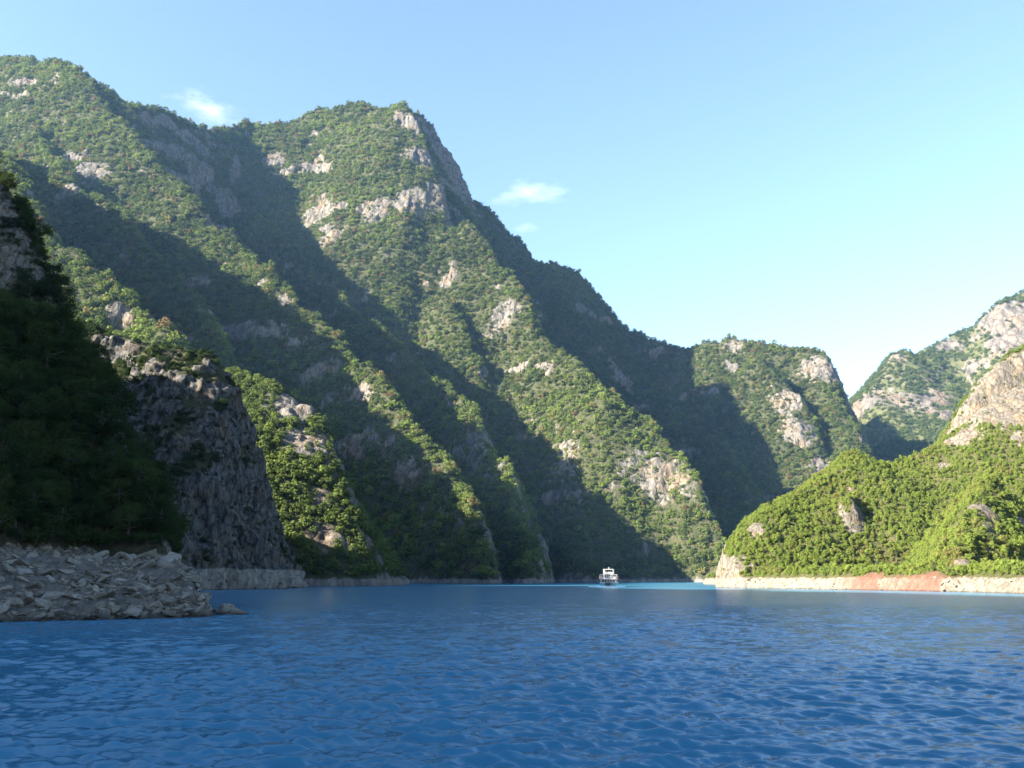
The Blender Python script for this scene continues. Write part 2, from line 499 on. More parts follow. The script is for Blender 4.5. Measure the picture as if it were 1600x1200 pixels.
# --- near wooded hillside with the rubble shore
hill = Relief([
    (crest((-700, 120, 190), (-300, 160, 185), (-80, 195, 180), (0, 262, 172), (40, 330, 168), (75, 420, 165), (105, 500, 162), (112, 560, 160), (130, 640, 150)), 2.3, 2.6),
    (crest((-500, 330, 90), (-200, 380, 98), (-40, 450, 108), (60, 500, 112), (130, 560, 110), (200, 645, 106), (262, 735, 100), (285, 800, 95), (292, 845, 92)), 1.05, 1.6),
    (crest((-300, 840, 64), (0, 858, 73), (120, 862, 77), (230, 862, 81), (290, 868, 83), (318, 890, 81), (335, 925, 79.5)), 0.42, 1.2, 2.6),
], (-190, -18, 30, 205), 1.5, 1.5, warp=1.6, warp_len=9, seed=31)
hill.details = [(1.1, 11, 3, False), (0.35, 3.0, 3, False)]
def hill_shore(x, y, h):
    n = 1.1 * fbm(x / 5, y / 5, np.zeros_like(x), 3, 35)
    xe = np.interp(y, [40, 58, 63, 71, 77, 84, 95, 140], [-30, -29, -26.5, -25.2, -25.0, -27.5, -32, -48])
    return np.minimum(h, (xe - x + n) * 1.1 + 0.06 * np.maximum(xe - x, 0) ** 2)
hill.post = hill_shore
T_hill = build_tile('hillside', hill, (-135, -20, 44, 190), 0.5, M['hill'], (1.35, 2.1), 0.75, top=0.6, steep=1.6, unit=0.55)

# --- the ridge the hillside belongs to, left of and behind the boat we stand on; it shades the near water
ridge = Relief([
    (np.array([(-330, -620, 190), (-270, -350, 150), (-225, -100, 152), (-207, 0, 148), (-205, 60, 147), (-205, 140, 134), (-205, 190, 123), (-200, 246, 113), (-220, 282, 72), (-250, 335, 50)], float), 0.85, 0.85, 1.7),
], (-640, -30, -760, 400), 8.0, 15.0, warp=7, warp_len=80, seed=44)
ridge.details = [(4, 60, 4, True)]
T_ridge = build_tile('ridge', ridge, (-640, -60, -760, 400), 7.0, M['mountain'], (1.2, 1.9), 2.0, top=3.5, steep=2.0, unit=4.0,
                     hole=lambda c: (c[:, 0] > -132) & (c[:, 1] > 46))

# --- sunlit bank on the other side
bank = Relief([
    (crest((1133, 908, 322), (1141, 872, 324), (1165, 838, 332), (1200, 786, 348), (1255, 764, 362), (1310, 744, 374), (1332, 700, 388), (1362, 722, 388), (1405, 724, 386), (1455, 700, 388), (1512, 668, 392), (1530, 640, 398), (1620, 590, 405), (1800, 520, 400), (2300, 400, 380)), 0.86, 0.9),
    (crest((1513, 668, 420), (1520, 612, 422), (1545, 575, 424), (1580, 545, 428), (1620, 520, 432), (1800, 450, 450)), 2.6, 1.4),
    (crest((1480, 880, 224), (1500, 868, 232), (1520, 790, 268), (1535, 745, 300)), 1.15, 1.15),
    (crest((1322, 754, 352), (1326, 766, 348)), 2.6, 2.6),
], (60, 420, 90, 560), 3.0, 4.0, warp=3.5, warp_len=26, seed=55)
bank.details = [(2.6, 26, 3, True), (1.0, 8, 3, False)]
def bank_shore(x, y, h):
    """hold the water's edge to its gently curving line"""
    xs = np.interp(y, [60, 120, 150, 183, 221, 262, 300, 323, 338, 365, 420], [88, 96, 101, 104, 105, 94, 82, 75, 74, 84, 110])
    d = x - xs + 1.2 * fbm(x / 9, y / 9, np.zeros_like(x), 3, 57)
    return np.minimum(np.maximum(h, np.minimum(0.7 * d, 5.0)), np.where(d < 0, d, 2.6 * d + 0.05 * d * d))
bank.post = bank_shore
bank_patches = [rp(bank, *a) for a in ((1540, 640, 250, 520, 22), (1570, 600, 250, 520, 24), (1590, 640, 250, 520, 20), (1500, 690, 250, 520, 10), (1328, 768, 250, 520, 2.8), (1140, 890, 250, 400, 7), (1180, 832, 250, 420, 5),
                                          (1540, 800, 180, 400, 7), (1545, 830, 180, 400, 6), (1500, 885, 150, 320, 5.5), (1595, 690, 200, 480, 6), (1475, 730, 200, 480, 4))]
def red_earth(V):
    """bare red soil on one stretch of the shore, with two short gullies running up from it"""
    x, y, z = V[:, 0], V[:, 1], V[:, 2]
    n = fbm(x / 5, y / 5, z / 3, 3, 71)
    y = y + 3 * n
    s = sstep(222, 227, y) * sstep(276, 258, y)
    g1 = sstep(9, 3, np.abs(y - 256) + 0.9 * np.maximum(z - 3, 0))
    g2 = sstep(10, 3, np.abs(y - 234) + 1.3 * np.maximum(z - 3, 0))
    low = sstep(4.4, 3.4, z)
    return np.clip((0.75 * s * low + 0.9 * g1 + 0.9 * g2) * (0.7 + 0.6 * n), 0, 0.9)
T_bank = build_tile('bank', bank, (62, 420, 100, 540), 0.95, M['bank'], (1.35, 2.0), 1.5, top=3.3, steep=2.6, patches=bank_patches, red=red_earth, unit=1.2)

# --- far mountain in the gap
far = Relief([
    (crest((1180, 700, 2300), (1290, 668, 2250), (1322, 634, 2200), (1362, 595, 2180), (1402, 552, 2160), (1418, 549, 2160), (1432, 560, 2170), (1472, 531, 2220), (1545, 513, 2250), (1562, 486, 2200), (1580, 465, 2190), (1604, 453, 2190), (1680, 440, 2220)), 1.15, 1.0),
    (crest((1340, 640, 2120), (1400, 655, 2060), (1440, 668, 2000)), 1.5, 1.0),
    (crest((1545, 513, 2250), (1560, 560, 2100), (1570, 640, 1980)), 1.0, 1.2),
    (crest((1462, 560, 2150), (1470, 640, 2020), (1475, 690, 1900)), 1.0, 1.6),
    (crest((1280, 690, 1750), (1360, 700, 1680), (1450, 702, 1620), (1560, 690, 1600), (1700, 660, 1600)), 0.45, 0.35),
], (560, 1500, 1380, 2500), 9.0, 18.0, warp=22, warp_len=120, seed=66)
far.details = [(20, 130, 4, True), (8, 45, 3, False)]
far_patches = [rp(far, *a) for a in ((1375, 620, 1500, 2500, 75, 0.6), (1420, 635, 1500, 2500, 60, 0.6), (1340, 640, 1500, 2500, 50, 0.6), (1405, 562, 1500, 2500, 40, 0.8), (1470, 620, 1500, 2500, 40, 0.8), (1490, 655, 1500, 2500, 45, 0.8), (1585, 500, 1500, 2500, 110), (1565, 540, 1500, 2500, 60), (1475, 540, 1500, 2500, 40, 0.7))]
T_far = build_tile('far_mountain', far, (560, 1500, 1380, 2500), 4.5, M['far'], (1.7, 2.6), 9.0, top=-5, steep=1.0, patches=far_patches, unit=9.0)

# ------------------------------------------------------------------ water
def water_mat():
    m, nt, out = material('lake_water')
    L = nt.links.new
    b = nd(nt, 'ShaderNodeBsdfPrincipled')
    b.inputs['IOR'].default_value = 1.33
    b.inputs['Roughness'].default_value = 0.20
    b.inputs['Specular IOR Level'].default_value = 0.24
    geo = nd(nt, 'ShaderNodeNewGeometry')
    big = nd(nt, 'ShaderNodeTexNoise', i_Scale=0.018, i_Detail=3.0)
    L(geo.outputs['Position'], big.inputs['Vector'])
    deep_c = ramp(nt, big.outputs['Fac'], [(0.35, (0.026, 0.128, 0.218)), (0.65, (0.034, 0.150, 0.248))])
    L(deep_c, b.inputs['Base Color'])
    mp = nd(nt, 'ShaderNodeMapping')
    mp.inputs['Scale'].default_value = (0.40, 1.0, 1.0)
    mp.inputs['Rotation'].default_value = (0, 0, 0.16)
    L(geo.outputs['Position'], mp.inputs['Vector'])
    # ripples as a direct tilt of the surface, so that far water keeps its sparkle of slopes
    def tilt(scale, strength, detail):
        n = nd(nt, 'ShaderNodeTexNoise', i_Scale=scale, i_Detail=detail, i_Roughness=0.6)
        L(mp.outputs[0], n.inputs['Vector'])
        c0 = nd(nt, 'ShaderNodeVectorMath', operation='SUBTRACT')
        c0.inputs[1].default_value = (0.5, 0.5, 0.5)
        L(n.outputs['Color'], c0.inputs[0])
        c1 = nd(nt, 'ShaderNodeVectorMath', operation='MULTIPLY')
        c1.inputs[1].default_value = (strength * 0.7, strength, 0.0)
        L(c0.outputs[0], c1.inputs[0])
        return c1.outputs[0]
    gust = nd(nt, 'ShaderNodeMapRange')
    gust.inputs['From Min'].default_value = 0.3
    gust.inputs['From Max'].default_value = 0.7
    gust.inputs['To Min'].default_value = 0.65
    gust.inputs['To Max'].default_value = 1.15
    L(big.outputs['Fac'], gust.inputs['Value'])
    s1 = nd(nt, 'ShaderNodeVectorMath', operation='ADD')
    L(tilt(1.8, 1.0, 4.0), s1.inputs[0])
    L(tilt(6.5, 0.6, 4.0), s1.inputs[1])
    s2 = nd(nt, 'ShaderNodeVectorMath', operation='SCALE')
    L(s1.outputs[0], s2.inputs[0])
    L(gust.outputs[0], s2.inputs['Scale'])
    s3 = nd(nt, 'ShaderNodeVectorMath', operation='ADD')
    L(geo.outputs['Normal'], s3.inputs[0])
    L(s2.outputs[0], s3.inputs[1])
    s4 = nd(nt, 'ShaderNodeVectorMath', operation='NORMALIZE')
    L(s3.outputs[0], s4.inputs[0])
    L(s4.outputs[0], b.inputs['Normal'])
    L(b.outputs[0], out.inputs['Surface'])
    return m

def build_water():
    rows, d = [0.0, 2.5, 5.0], 7.0
    while d < 1300:
        rows.append(d)
        d += max(0.05, (0.0027 if d < 120 else 0.012) * d ** 1.12)
    rows = np.array(rows)
    half = math.radians(33)
    cols = np.concatenate([np.linspace(-math.pi, -half, 26)[:-1], np.linspace(-half, half, 520), np.linspace(half, math.pi, 26)[1:]])
    R, A = np.meshgrid(rows, cols, indexing='ij')
    behind = np.clip((np.abs(A) - half) / (math.pi - half), 0, 1)
    R = np.minimum(R, 1300 - 600 * sstep(0, 0.4, behind))
    X, Y = R * np.sin(A), R * np.cos(A)
    step = np.maximum(np.gradient(rows)[:, None], 0.05) * np.ones_like(R)
    r = np.random.default_rng(5)
    Z = np.zeros_like(R)
    patch = 0.75 + 0.55 * fbm(X.ravel() / 9, Y.ravel() / 14, np.zeros(X.size), 3, 5).reshape(X.shape)
    jx = 0.5 * fbm(X.ravel() / 2.6, Y.ravel() / 2.6, np.zeros(X.size), 2, 15).reshape(X.shape)
    for i in range(70):
        lam = 0.19 * (8.5 ** r.random())
        th = math.radians(8) + r.normal(0, 0.42)
        k = 2 * math.pi / lam
        amp = 0.0098 * lam ** 0.72 * (0.6 + 0.8 * r.random())
        ph = k * ((X + 0.35 * jx) * math.sin(th) + (Y + jx * 0.5) * math.cos(th)) + r.random() * 6.283
        w = 1 - sstep(lam * 0.22, lam * 0.5, step)
        s = np.sin(ph)
        Z += amp * w * (s - 0.25 * np.cos(2 * ph))
    Z *= patch * 1.0
    Z *= 1 - 0.5 * sstep(200, 500, R)
    Z[R > 1000] = 0
    V = np.stack([X.ravel(), Y.ravel(), Z.ravel()], 1)
    n, k = R.shape
    idx = np.arange(n * k).reshape(n, k)
    F = np.stack([idx[:-1, :-1], idx[1:, :-1], idx[1:, 1:], idx[:-1, 1:]], -1).reshape(-1, 4)[:, ::-1]
    me = new_mesh('water', V, F)
    smooth(me)
    return link('water', me, water_mat(), kind='structure')
build_water()

# ------------------------------------------------------------------ trees
def leaf_mat(name, stops, translucent=0.42):
    m, nt, out = material(name)
    L = nt.links.new
    tint = nd(nt, 'ShaderNodeAttribute', attribute_type='INSTANCER', attribute_name='tint')
    info = nd(nt, 'ShaderNodeObjectInfo')
    geo = nd(nt, 'ShaderNodeNewGeometry')
    n = nd(nt, 'ShaderNodeTexNoise', i_Scale=0.55, i_Detail=3.0)
    L(geo.outputs['Position'], n.inputs['Vector'])
    t = nd(nt, 'ShaderNodeMath', operation='MULTIPLY_ADD')
    t.inputs[1].default_value = 0.16
    L(info.outputs['Random'], t.inputs[0])
    L(tint.outputs['Fac'], t.inputs[2])
    t2 = nd(nt, 'ShaderNodeMath', operation='MULTIPLY_ADD')
    t2.inputs[1].default_value = 0.22
    L(n.outputs['Fac'], t2.inputs[0])
    L(t.outputs[0], t2.inputs[2])
    t3 = nd(nt, 'ShaderNodeMath', operation='SUBTRACT')
    t3.inputs[1].default_value = 0.19
    L(t2.outputs[0], t3.inputs[0])
    c = ramp(nt, t3.outputs[0], stops)
    df = nd(nt, 'ShaderNodeBsdfDiffuse')
    tr = nd(nt, 'ShaderNodeBsdfTranslucent')
    mx = nd(nt, 'ShaderNodeMixShader')
    mx.inputs[0].default_value = translucent
    L(c, df.inputs['Color'])
    L(c, tr.inputs['Color'])
    L(df.outputs[0], mx.inputs[1])
    L(tr.outputs[0], mx.inputs[2])
    L(mx.outputs[0], out.inputs['Surface'])
    return m

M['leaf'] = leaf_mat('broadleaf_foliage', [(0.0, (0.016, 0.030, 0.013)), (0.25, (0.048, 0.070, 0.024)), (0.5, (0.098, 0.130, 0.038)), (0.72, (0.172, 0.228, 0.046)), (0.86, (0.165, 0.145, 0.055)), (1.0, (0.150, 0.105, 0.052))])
M['bark'] = simple_mat('grey_brown_bark', (0.055, 0.044, 0.034), 0.9, vary=0.35, scale=6.0, bump=0.4)

def tube(path, radii, sides=6):
    """tapered limb along a path"""
    path = np.asarray(path, float)
    V, F = [], []
    for i, (p, r) in enumerate(zip(path, radii)):
        t = path[min(i + 1, len(path) - 1)] - path[max(i - 1, 0)]
        t /= np.linalg.norm(t) + 1e-9
        a = np.cross(t, (0.31, 0.95, 0.05))
        a /= np.linalg.norm(a) + 1e-9
        b = np.cross(t, a)
        for k in range(sides):
            an = 2 * math.pi * k / sides
            V.append(p + r * (math.cos(an) * a + math.sin(an) * b))
    for i in range(len(path) - 1):
        for k in range(sides):
            q = (k + 1) % sides
            F.append((i * sides + k, i * sides + q, (i + 1) * sides + q, (i + 1) * sides + k))
    return V, F

def leaves(seed, clumps, per, size, rx=0.42, rz=0.40, cz=0.58, clump_r=0.16, low=0.0, spread=0.45):
    r = np.random.default_rng(seed)
    C = []
    while len(C) < clumps:
        p = r.uniform(-1, 1, 3)
        q = np.linalg.norm(p)
        if q < 1 and q > 0.35 and p[2] > -0.75 + low:
            C.append(p)
    C = np.array(C) * (rx, rx, rz) + (0, 0, cz)
    C[:, :2] *= (1 - 0.35 * sstep(cz, cz + rz, C[:, 2]))[:, None]
    P, Nn = [], []
    for c in C:
        rad = clump_r * r.uniform(0.6, 1.25)
        d = r.normal(0, 1, (per, 3))
        d /= np.linalg.norm(d, axis=1)[:, None]
        P.append(c + d * rad * (0.55 + 0.5 * r.random((per, 1))) * (1, 1, 0.75))
        Nn.append(d)
    P, Nn = np.concatenate(P), np.concatenate(Nn)
    N2 = Nn + r.normal(0, spread, Nn.shape) + (0, 0, 0.2)
    N2 /= np.linalg.norm(N2, axis=1)[:, None]
    a = np.cross(N2, r.normal(0, 1, N2.shape))
    a /= np.linalg.norm(a, axis=1)[:, None]
    b = np.cross(N2, a)
    s = size * r.uniform(0.6, 1.35, (len(P), 1))
    V = np.stack([P - a * s, P - b * s * 0.55, P + a * s, P + b * s * 0.55], 1).reshape(-1, 3)
    V[:, 2] = np.maximum(V[:, 2], 0.02)
    F = np.arange(len(V)).reshape(-1, 4)
    return V, F, C

def crown_mesh(name, *a, **k):
    V, F, C = leaves(*a, **k)
    me = new_mesh(name, V, F)
    me.materials.append(M['leaf'])
    return me, C

def trunk_mesh(name, C, seed, rad=0.030, limbs=5, bend=0.05):
    r = np.random.default_rng(seed)
    top = np.array((r.uniform(-bend, bend), r.uniform(-bend, bend), 0.62))
    path = [np.array((0, 0, -0.10)), np.array((0, 0, 0.0)), top * (0.4, 0.4, 0.35) + (r.uniform(-.01, .01), 0, 0), top * 0.7, top]
    V, F = tube(path, [rad * 1.5, rad * 1.25, rad, rad * 0.75, rad * 0.35], 7)
    for c in C[np.argsort(r.random(len(C)))[:limbs]]:
        s = path[2] * r.uniform(0.8, 1.2) if r.random() < 0.5 else path[3]
        m_ = (s + c) / 2 + r.normal(0, 0.03, 3)
        v, f = tube([s, m_, c], [rad * 0.6, rad * 0.4, rad * 0.12], 5)
        F += [tuple(i + len(V) for i in q) for q in f]
        V += v
    me = new_mesh(name, V, F)
    smooth(me)
    me.materials.append(M['bark'])
    return me

def whole_tree(name, crown, trunk):
    """crown and trunk in one mesh, for the masses of trees too small to tell apart"""
    me = bpy.data.meshes.new(name)
    bm = bmesh.new()
    bm.from_mesh(crown)
    n0 = len(bm.faces)
    bm.from_mesh(trunk)
    bm.faces.ensure_lookup_table()
    for f in bm.faces[n0:]:
        f.material_index = 1
    bm.to_mesh(me)
    bm.free()
    me.materials.append(M['leaf'])
    me.materials.append(M['bark'])
    return bpy.data.objects.new(name, me)          # never linked: only a source for the scattered forest

far_protos, mid_set, near_set = [], [], []
for i in range(4):
    cm, C = crown_mesh('far_crown', 100 + i, 11 + 2 * i, 15, 0.092, rx=(0.50, 0.44, 0.55, 0.40)[i], rz=(0.36, 0.40, 0.32, 0.44)[i], cz=0.46, clump_r=0.21, spread=0.22)
    far_protos.append(whole_tree('forest_tree', cm, trunk_mesh('far_trunk', C, 200 + i, limbs=0)))
for i in range(4):
    cm, C = crown_mesh('mid_crown', 300 + i, 24 + 4 * i, 28, 0.048, rx=(0.38, 0.32, 0.42, 0.28)[i], rz=(0.42, 0.47, 0.40, 0.50)[i], cz=0.46, clump_r=0.155, spread=0.28)
    mid_set.append((cm, trunk_mesh('mid_trunk', C, 400 + i, limbs=4)))
mid_protos = [whole_tree('bank_tree', *p) for p in mid_set]
for i in range(4):
    cm, C = crown_mesh('near_crown', 500 + i, 60 + 8 * i, 62, 0.0175, rx=(0.46, 0.40, 0.52, 0.42)[i], rz=(0.40, 0.43, 0.36, 0.42)[i], cz=0.48, clump_r=0.125)
    near_set.append((cm, trunk_mesh('near_trunk', C, 600 + i, limbs=9)))
shrub_set = []
for i in range(3):
    cm, C = crown_mesh('shrub_crown', 700 + i, 30, 40, 0.030, rx=0.52, rz=0.34, cz=0.36, clump_r=0.15)
    shrub_set.append((cm, trunk_mesh('shrub_stem', C, 750 + i, rad=0.02, limbs=6)))
shrub_protos = [whole_tree('scrub', *p) for p in shrub_set]

def sample(T, count_per_m2, density, size, seed, margin=90, facing=-0.25, zmin=4.2):
    """points on a hillside, kept where the density allows, and only near the frame"""
    r = np.random.default_rng(seed)
    n = r.poisson(T['area'] * count_per_m2)
    f = np.repeat(np.arange(len(n)), n)
    w = r.dirichlet((1, 1, 1, 1), len(f))
    P = np.einsum('ij,ijk->ik', w, T['V'][T['F'][f]])
    N = T['N'][T['F'][f][:, 0]]
    rock = (w * T['rock'][T['F'][f]]).sum(1)
    px, py, dep = project(P)
    view = P - np.array((0, 0, CAM_H))
    view /= np.linalg.norm(view, axis=1)[:, None]
    ok = (P[:, 2] > zmin) & (px > -margin) & (px < 1600 + margin) & (py > -margin) & (-(N * view).sum(1) > facing)
    ok &= r.random(len(P)) < density(P, N, rock)
    P, N, rock = P[ok], N[ok], rock[ok]
    s = size(P, r, rock)
    return P, N, rock, s

def scatter(name, P, s, tint, protos, seed, kind='stuff', label=None, category=None, squash=None):
    r = np.random.default_rng(seed)
    me = bpy.data.meshes.new(name)
    me.vertices.add(len(P))
    me.vertices.foreach_set('co', np.asarray(P, np.float32).ravel())
    n = len(P)
    def attr(nm, typ, key, val):
        a = me.attributes.new(nm, typ, 'POINT')
        a.data.foreach_set(key, val.ravel())
    sc3 = np.stack([s * r.uniform(0.85, 1.2, n), s * r.uniform(0.85, 1.2, n), s * r.uniform(0.8, 1.2, n)], 1)
    rot = np.stack([r.normal(0, 0.07, n), r.normal(0, 0.07, n), r.uniform(0, 6.283, n)], 1)
    attr('size', 'FLOAT_VECTOR', 'vector', sc3.astype(np.float32))
    attr('turn', 'FLOAT_VECTOR', 'vector', rot.astype(np.float32))
    attr('tint', 'FLOAT', 'value', tint.astype(np.float32))
    attr('variant', 'INT', 'value', r.integers(0, len(protos), n).astype(np.int32))
    o = link(name, me, (), kind=kind, label=label, category=category)
    g = bpy.data.node_groups.new(name + '_scatter', 'GeometryNodeTree')
    g.interface.new_socket('Geometry', in_out='INPUT', socket_type='NodeSocketGeometry')
    g.interface.new_socket('Geometry', in_out='OUTPUT', socket_type='NodeSocketGeometry')
    gi, go = g.nodes.new('NodeGroupInput'), g.nodes.new('NodeGroupOutput')
    join = g.nodes.new('GeometryNodeJoinGeometry')
    def named(nm, typ):
        a = g.nodes.new('GeometryNodeInputNamedAttribute')
        a.data_type = typ
        a.inputs['Name'].default_value = nm
        return a.outputs['Attribute']
    size_s, turn_s, var_s = named('size', 'FLOAT_VECTOR'), named('turn', 'FLOAT_VECTOR'), named('variant', 'INT')
    for k, pr in enumerate(protos):
        cmp_ = g.nodes.new('FunctionNodeCompare')
        cmp_.data_type = 'INT'
        cmp_.operation = 'EQUAL'
        g.links.new(var_s, cmp_.inputs[2])
        cmp_.inputs[3].default_value = k
        inf = g.nodes.new('GeometryNodeObjectInfo')
        inf.inputs['Object'].default_value = pr
        inf.inputs['As Instance'].default_value = True
        iop = g.nodes.new('GeometryNodeInstanceOnPoints')
        g.links.new(gi.outputs[0], iop.inputs['Points'])
        g.links.new(cmp_.outputs[0], iop.inputs['Selection'])
        g.links.new(inf.outputs['Geometry'], iop.inputs['Instance'])
        g.links.new(turn_s, iop.inputs['Rotation'])
        g.links.new(size_s, iop.inputs['Scale'])
        g.links.new(iop.outputs[0], join.inputs[0])
    g.links.new(join.outputs[0], go.inputs[0])
    md = o.modifiers.new('scatter', 'NODES')
    md.node_group = g
    return o

def patchy(P, length, seed):
    return fbm(P[:, 0] / length, P[:, 1] / length, P[:, 2] / length, 3, seed)

TREES = []     # candidates for single trees: (position, size, tint, set, label, group)

# the mountain's woods
P, N, rock, s = sample(T_massif, 1 / 8.5,
    lambda P, N, rock: np.clip(1.25 - 1.15 * rock + 0.25 * patchy(P, 40, 3), 0.03, 1) * (0.62 + 0.5 * patchy(P, 22, 9)),
    lambda P, r, rock: (2.4 + 7.6 * r.random(len(P)) ** 2.4) * (1 + 0.25 * patchy(P, 60, 88)) * (1 - 0.4 * rock), 11)
tint = 0.40 + 0.07 * rng.normal(0, 1, len(P)) + 0.20 * patchy(P, 120, 21) + 0.12 * patchy(P, 25, 22) + 0.10 * sstep(350, 60, P[:, 2])
tint = np.where(rng.random(len(P)) < 0.07, 0.84 + 0.12 * rng.random(len(P)), tint)
hi = sstep(420, 640, P[:, 2]) * 0.10
scatter('mountain_forest', P - (0, 0, 0.4), s, tint + hi, far_protos, 1)
print('mountain', len(P))

P, N, rock, s = sample(T_far, 1 / 40.0,
    lambda P, N, rock: np.clip(1.0 - 1.1 * rock, 0.04, 1) * (0.7 + 0.5 * patchy(P, 60, 9)),
    lambda P, r, rock: 6 + 6 * r.random(len(P)), 12)
scatter('far_forest', P - (0, 0, 0.5), s, 0.42 + 0.15 * patchy(P, 160, 5), far_protos, 2)
print('far', len(P))

P, N, rock, s = sample(T_spur, 1 / 5.5,
    lambda P, N, rock: np.clip(1.2 - 1.2 * rock, 0.03, 1) * (0.75 + 0.4 * patchy(P, 12, 9)),
    lambda P, r, rock: (2.6 + 3.8 * r.random(len(P)) ** 1.4) * (1 - 0.35 * rock), 13)
scatter('spur_forest', P - (0, 0, 0.3), s, 0.46 + 0.14 * patchy(P, 30, 6) + 0.06 * rng.normal(0, 1, len(P)), far_protos, 3)
print('spur', len(P))

# sunlit bank
P, N, rock, s = sample(T_bank, 1 / 0.95,
    lambda P, N, rock: np.clip(1.15 - 1.25 * rock, 0.02, 1) * (0.8 + 0.4 * patchy(P, 9, 19)),
    lambda P, r, rock: (0.95 + 1.9 * r.random(len(P)) ** 2.4) * (1 - 0.3 * rock), 14, zmin=3.9)
rd = red_earth(P)
ok = rng.random(len(P)) > rd * 1.3
P, s, rock = P[ok], s[ok], rock[ok]
tint = 0.71 + 0.12 * patchy(P, 34, 16) + 0.10 * patchy(P, 8, 17) - 0.06 * sstep(35, 75, P[:, 2])
tint = np.where(rng.random(len(P)) < 0.07, 0.24 + 0.1 * rng.random(len(P)), tint)
px, py, dep = project(P)
inside = (px > 5) & (px < 1595)
rank = np.argsort(-(s / dep) * inside)
pick, taken = [], np.zeros((0, 3))
for i in rank[:4000]:
    if len(taken) == 0 or np.min(np.linalg.norm(taken - P[i], axis=1)) > 0.75 * s[i]:
        pick.append(i)
        taken = np.vstack([taken, P[i]])
    if len(pick) >= 130:
        break
redc = find(bank, 1420, 905, 120, 420)
for i in pick:
    col = 'dark green' if tint[i] < 0.42 else ('yellow-green' if tint[i] > 0.62 else 'fresh green')
    if abs(P[i, 1] - redc[1]) < 26 and P[i, 2] < 9:
        lab, grp = f'{col} rounded tree just above the red earth shore of the sunlit bank', 'trees above the red earth shore'
    elif P[i, 2] < 9:
        lab, grp = f'{col} rounded tree just above the pale rock band of the sunlit bank', 'trees above the pale rock band'
    else:
        lab, grp = f'{col} tree high up on the sunlit wooded bank', 'trees high on the sunlit bank'
    TREES.append((P[i], s[i] * 1.12, tint[i], 'mid', lab, grp + ', ' + col))
ok = np.ones(len(P), bool)
ok[pick] = False
scatter('bank_forest', (P - (0, 0, 0.25))[ok], s[ok], tint[ok], mid_protos, 4)
print('bank', ok.sum())

# dark cliff: scrub on ledges, trees along its top
P, N, rock, s = sample(T_cliff, 1 / 3.2,
    lambda P, N, rock: np.clip(1.05 - 0.8 * rock, 0.05, 1) * np.clip(0.7 + 1.3 * patchy(P, 10, 29), 0, 1.5),
    lambda P, r, rock: (1.3 + 2.6 * r.random(len(P)) ** 1.4) * (1 - 0.35 * rock), 15, zmin=6.2, facing=-0.5)
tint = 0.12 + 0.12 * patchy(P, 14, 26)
px, py, dep = project(P)
rank = [i for i in np.argsort(-s) if 110 < px[i] < 500]
pick = rank[:60]
for i in pick:
    top = P[i, 2] > 68
    TREES.append((P[i], s[i] * 1.2, tint[i], 'mid' if top else 'shrub',
                  'small dark tree on the top of the shaded grey cliff' if top else 'dark shrub clinging to a ledge of the shaded grey cliff',
                  'trees on top of the dark cliff' if top else 'shrubs on the dark cliff'))
ok = np.ones(len(P), bool)
ok[pick] = False
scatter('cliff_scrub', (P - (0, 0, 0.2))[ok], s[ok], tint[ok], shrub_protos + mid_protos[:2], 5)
print('cliff', ok.sum())

# near hillside: every tree by itself, scrub beneath them
P, N, rock, s = sample(T_hill, 0.9, lambda P, N, rock: np.clip(1.1 - 1.1 * rock, 0.02, 1) * np.where(P[:, 1] > 138, 0.12, 1.0), lambda P, r, rock: 3.4 + 2.6 * r.random(len(P)), 16, margin=60, facing=-0.4, zmin=6.6)
px, py, dep = project(P)
o_ = rng.permutation(len(P))
taken = np.zeros((0, 3))
cnt = 0
for i in o_:
    if cnt >= 150:
        break
    if len(taken) and np.min(np.linalg.norm(taken - P[i], axis=1)) < 0.50 * s[i]:
        continue
    taken = np.vstack([taken, P[i]])
    cnt += 1
    size = 'large' if s[i] > 5.2 else ('medium-sized' if s[i] > 4.2 else 'small')
    if P[i, 2] < 12:
        where, grp = 'at the foot of the dark slope just above the rubble shore', 'foot of the dark slope'
    elif P[i, 2] < 26:
        where, grp = 'half way up the dark slope above the rubble shore', 'middle of the dark slope'
    else:
        where, grp = 'high on the dark slope near the bare rock wall', 'top of the dark slope'
    TREES.append((P[i], s[i], 0.07 + 0.12 * rng.random(), 'near', f'{size} shaded broadleaf tree {where}', f'{size} trees at the {grp}'))  # low tint puts the slope's shade into the leaf colour
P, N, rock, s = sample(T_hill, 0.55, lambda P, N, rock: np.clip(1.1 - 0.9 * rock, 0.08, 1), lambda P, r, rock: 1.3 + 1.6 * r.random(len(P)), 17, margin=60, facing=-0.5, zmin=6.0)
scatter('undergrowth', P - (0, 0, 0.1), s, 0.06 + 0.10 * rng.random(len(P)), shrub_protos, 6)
print('hill', cnt, len(P))

# lone trees that stand out
a = find(spur, 411, 600, 400, 640)
TREES.append((a, 6.5, 0.45, 'mid', 'lone round-topped tree standing on the crest of the sunlit rock-knob spur', None))

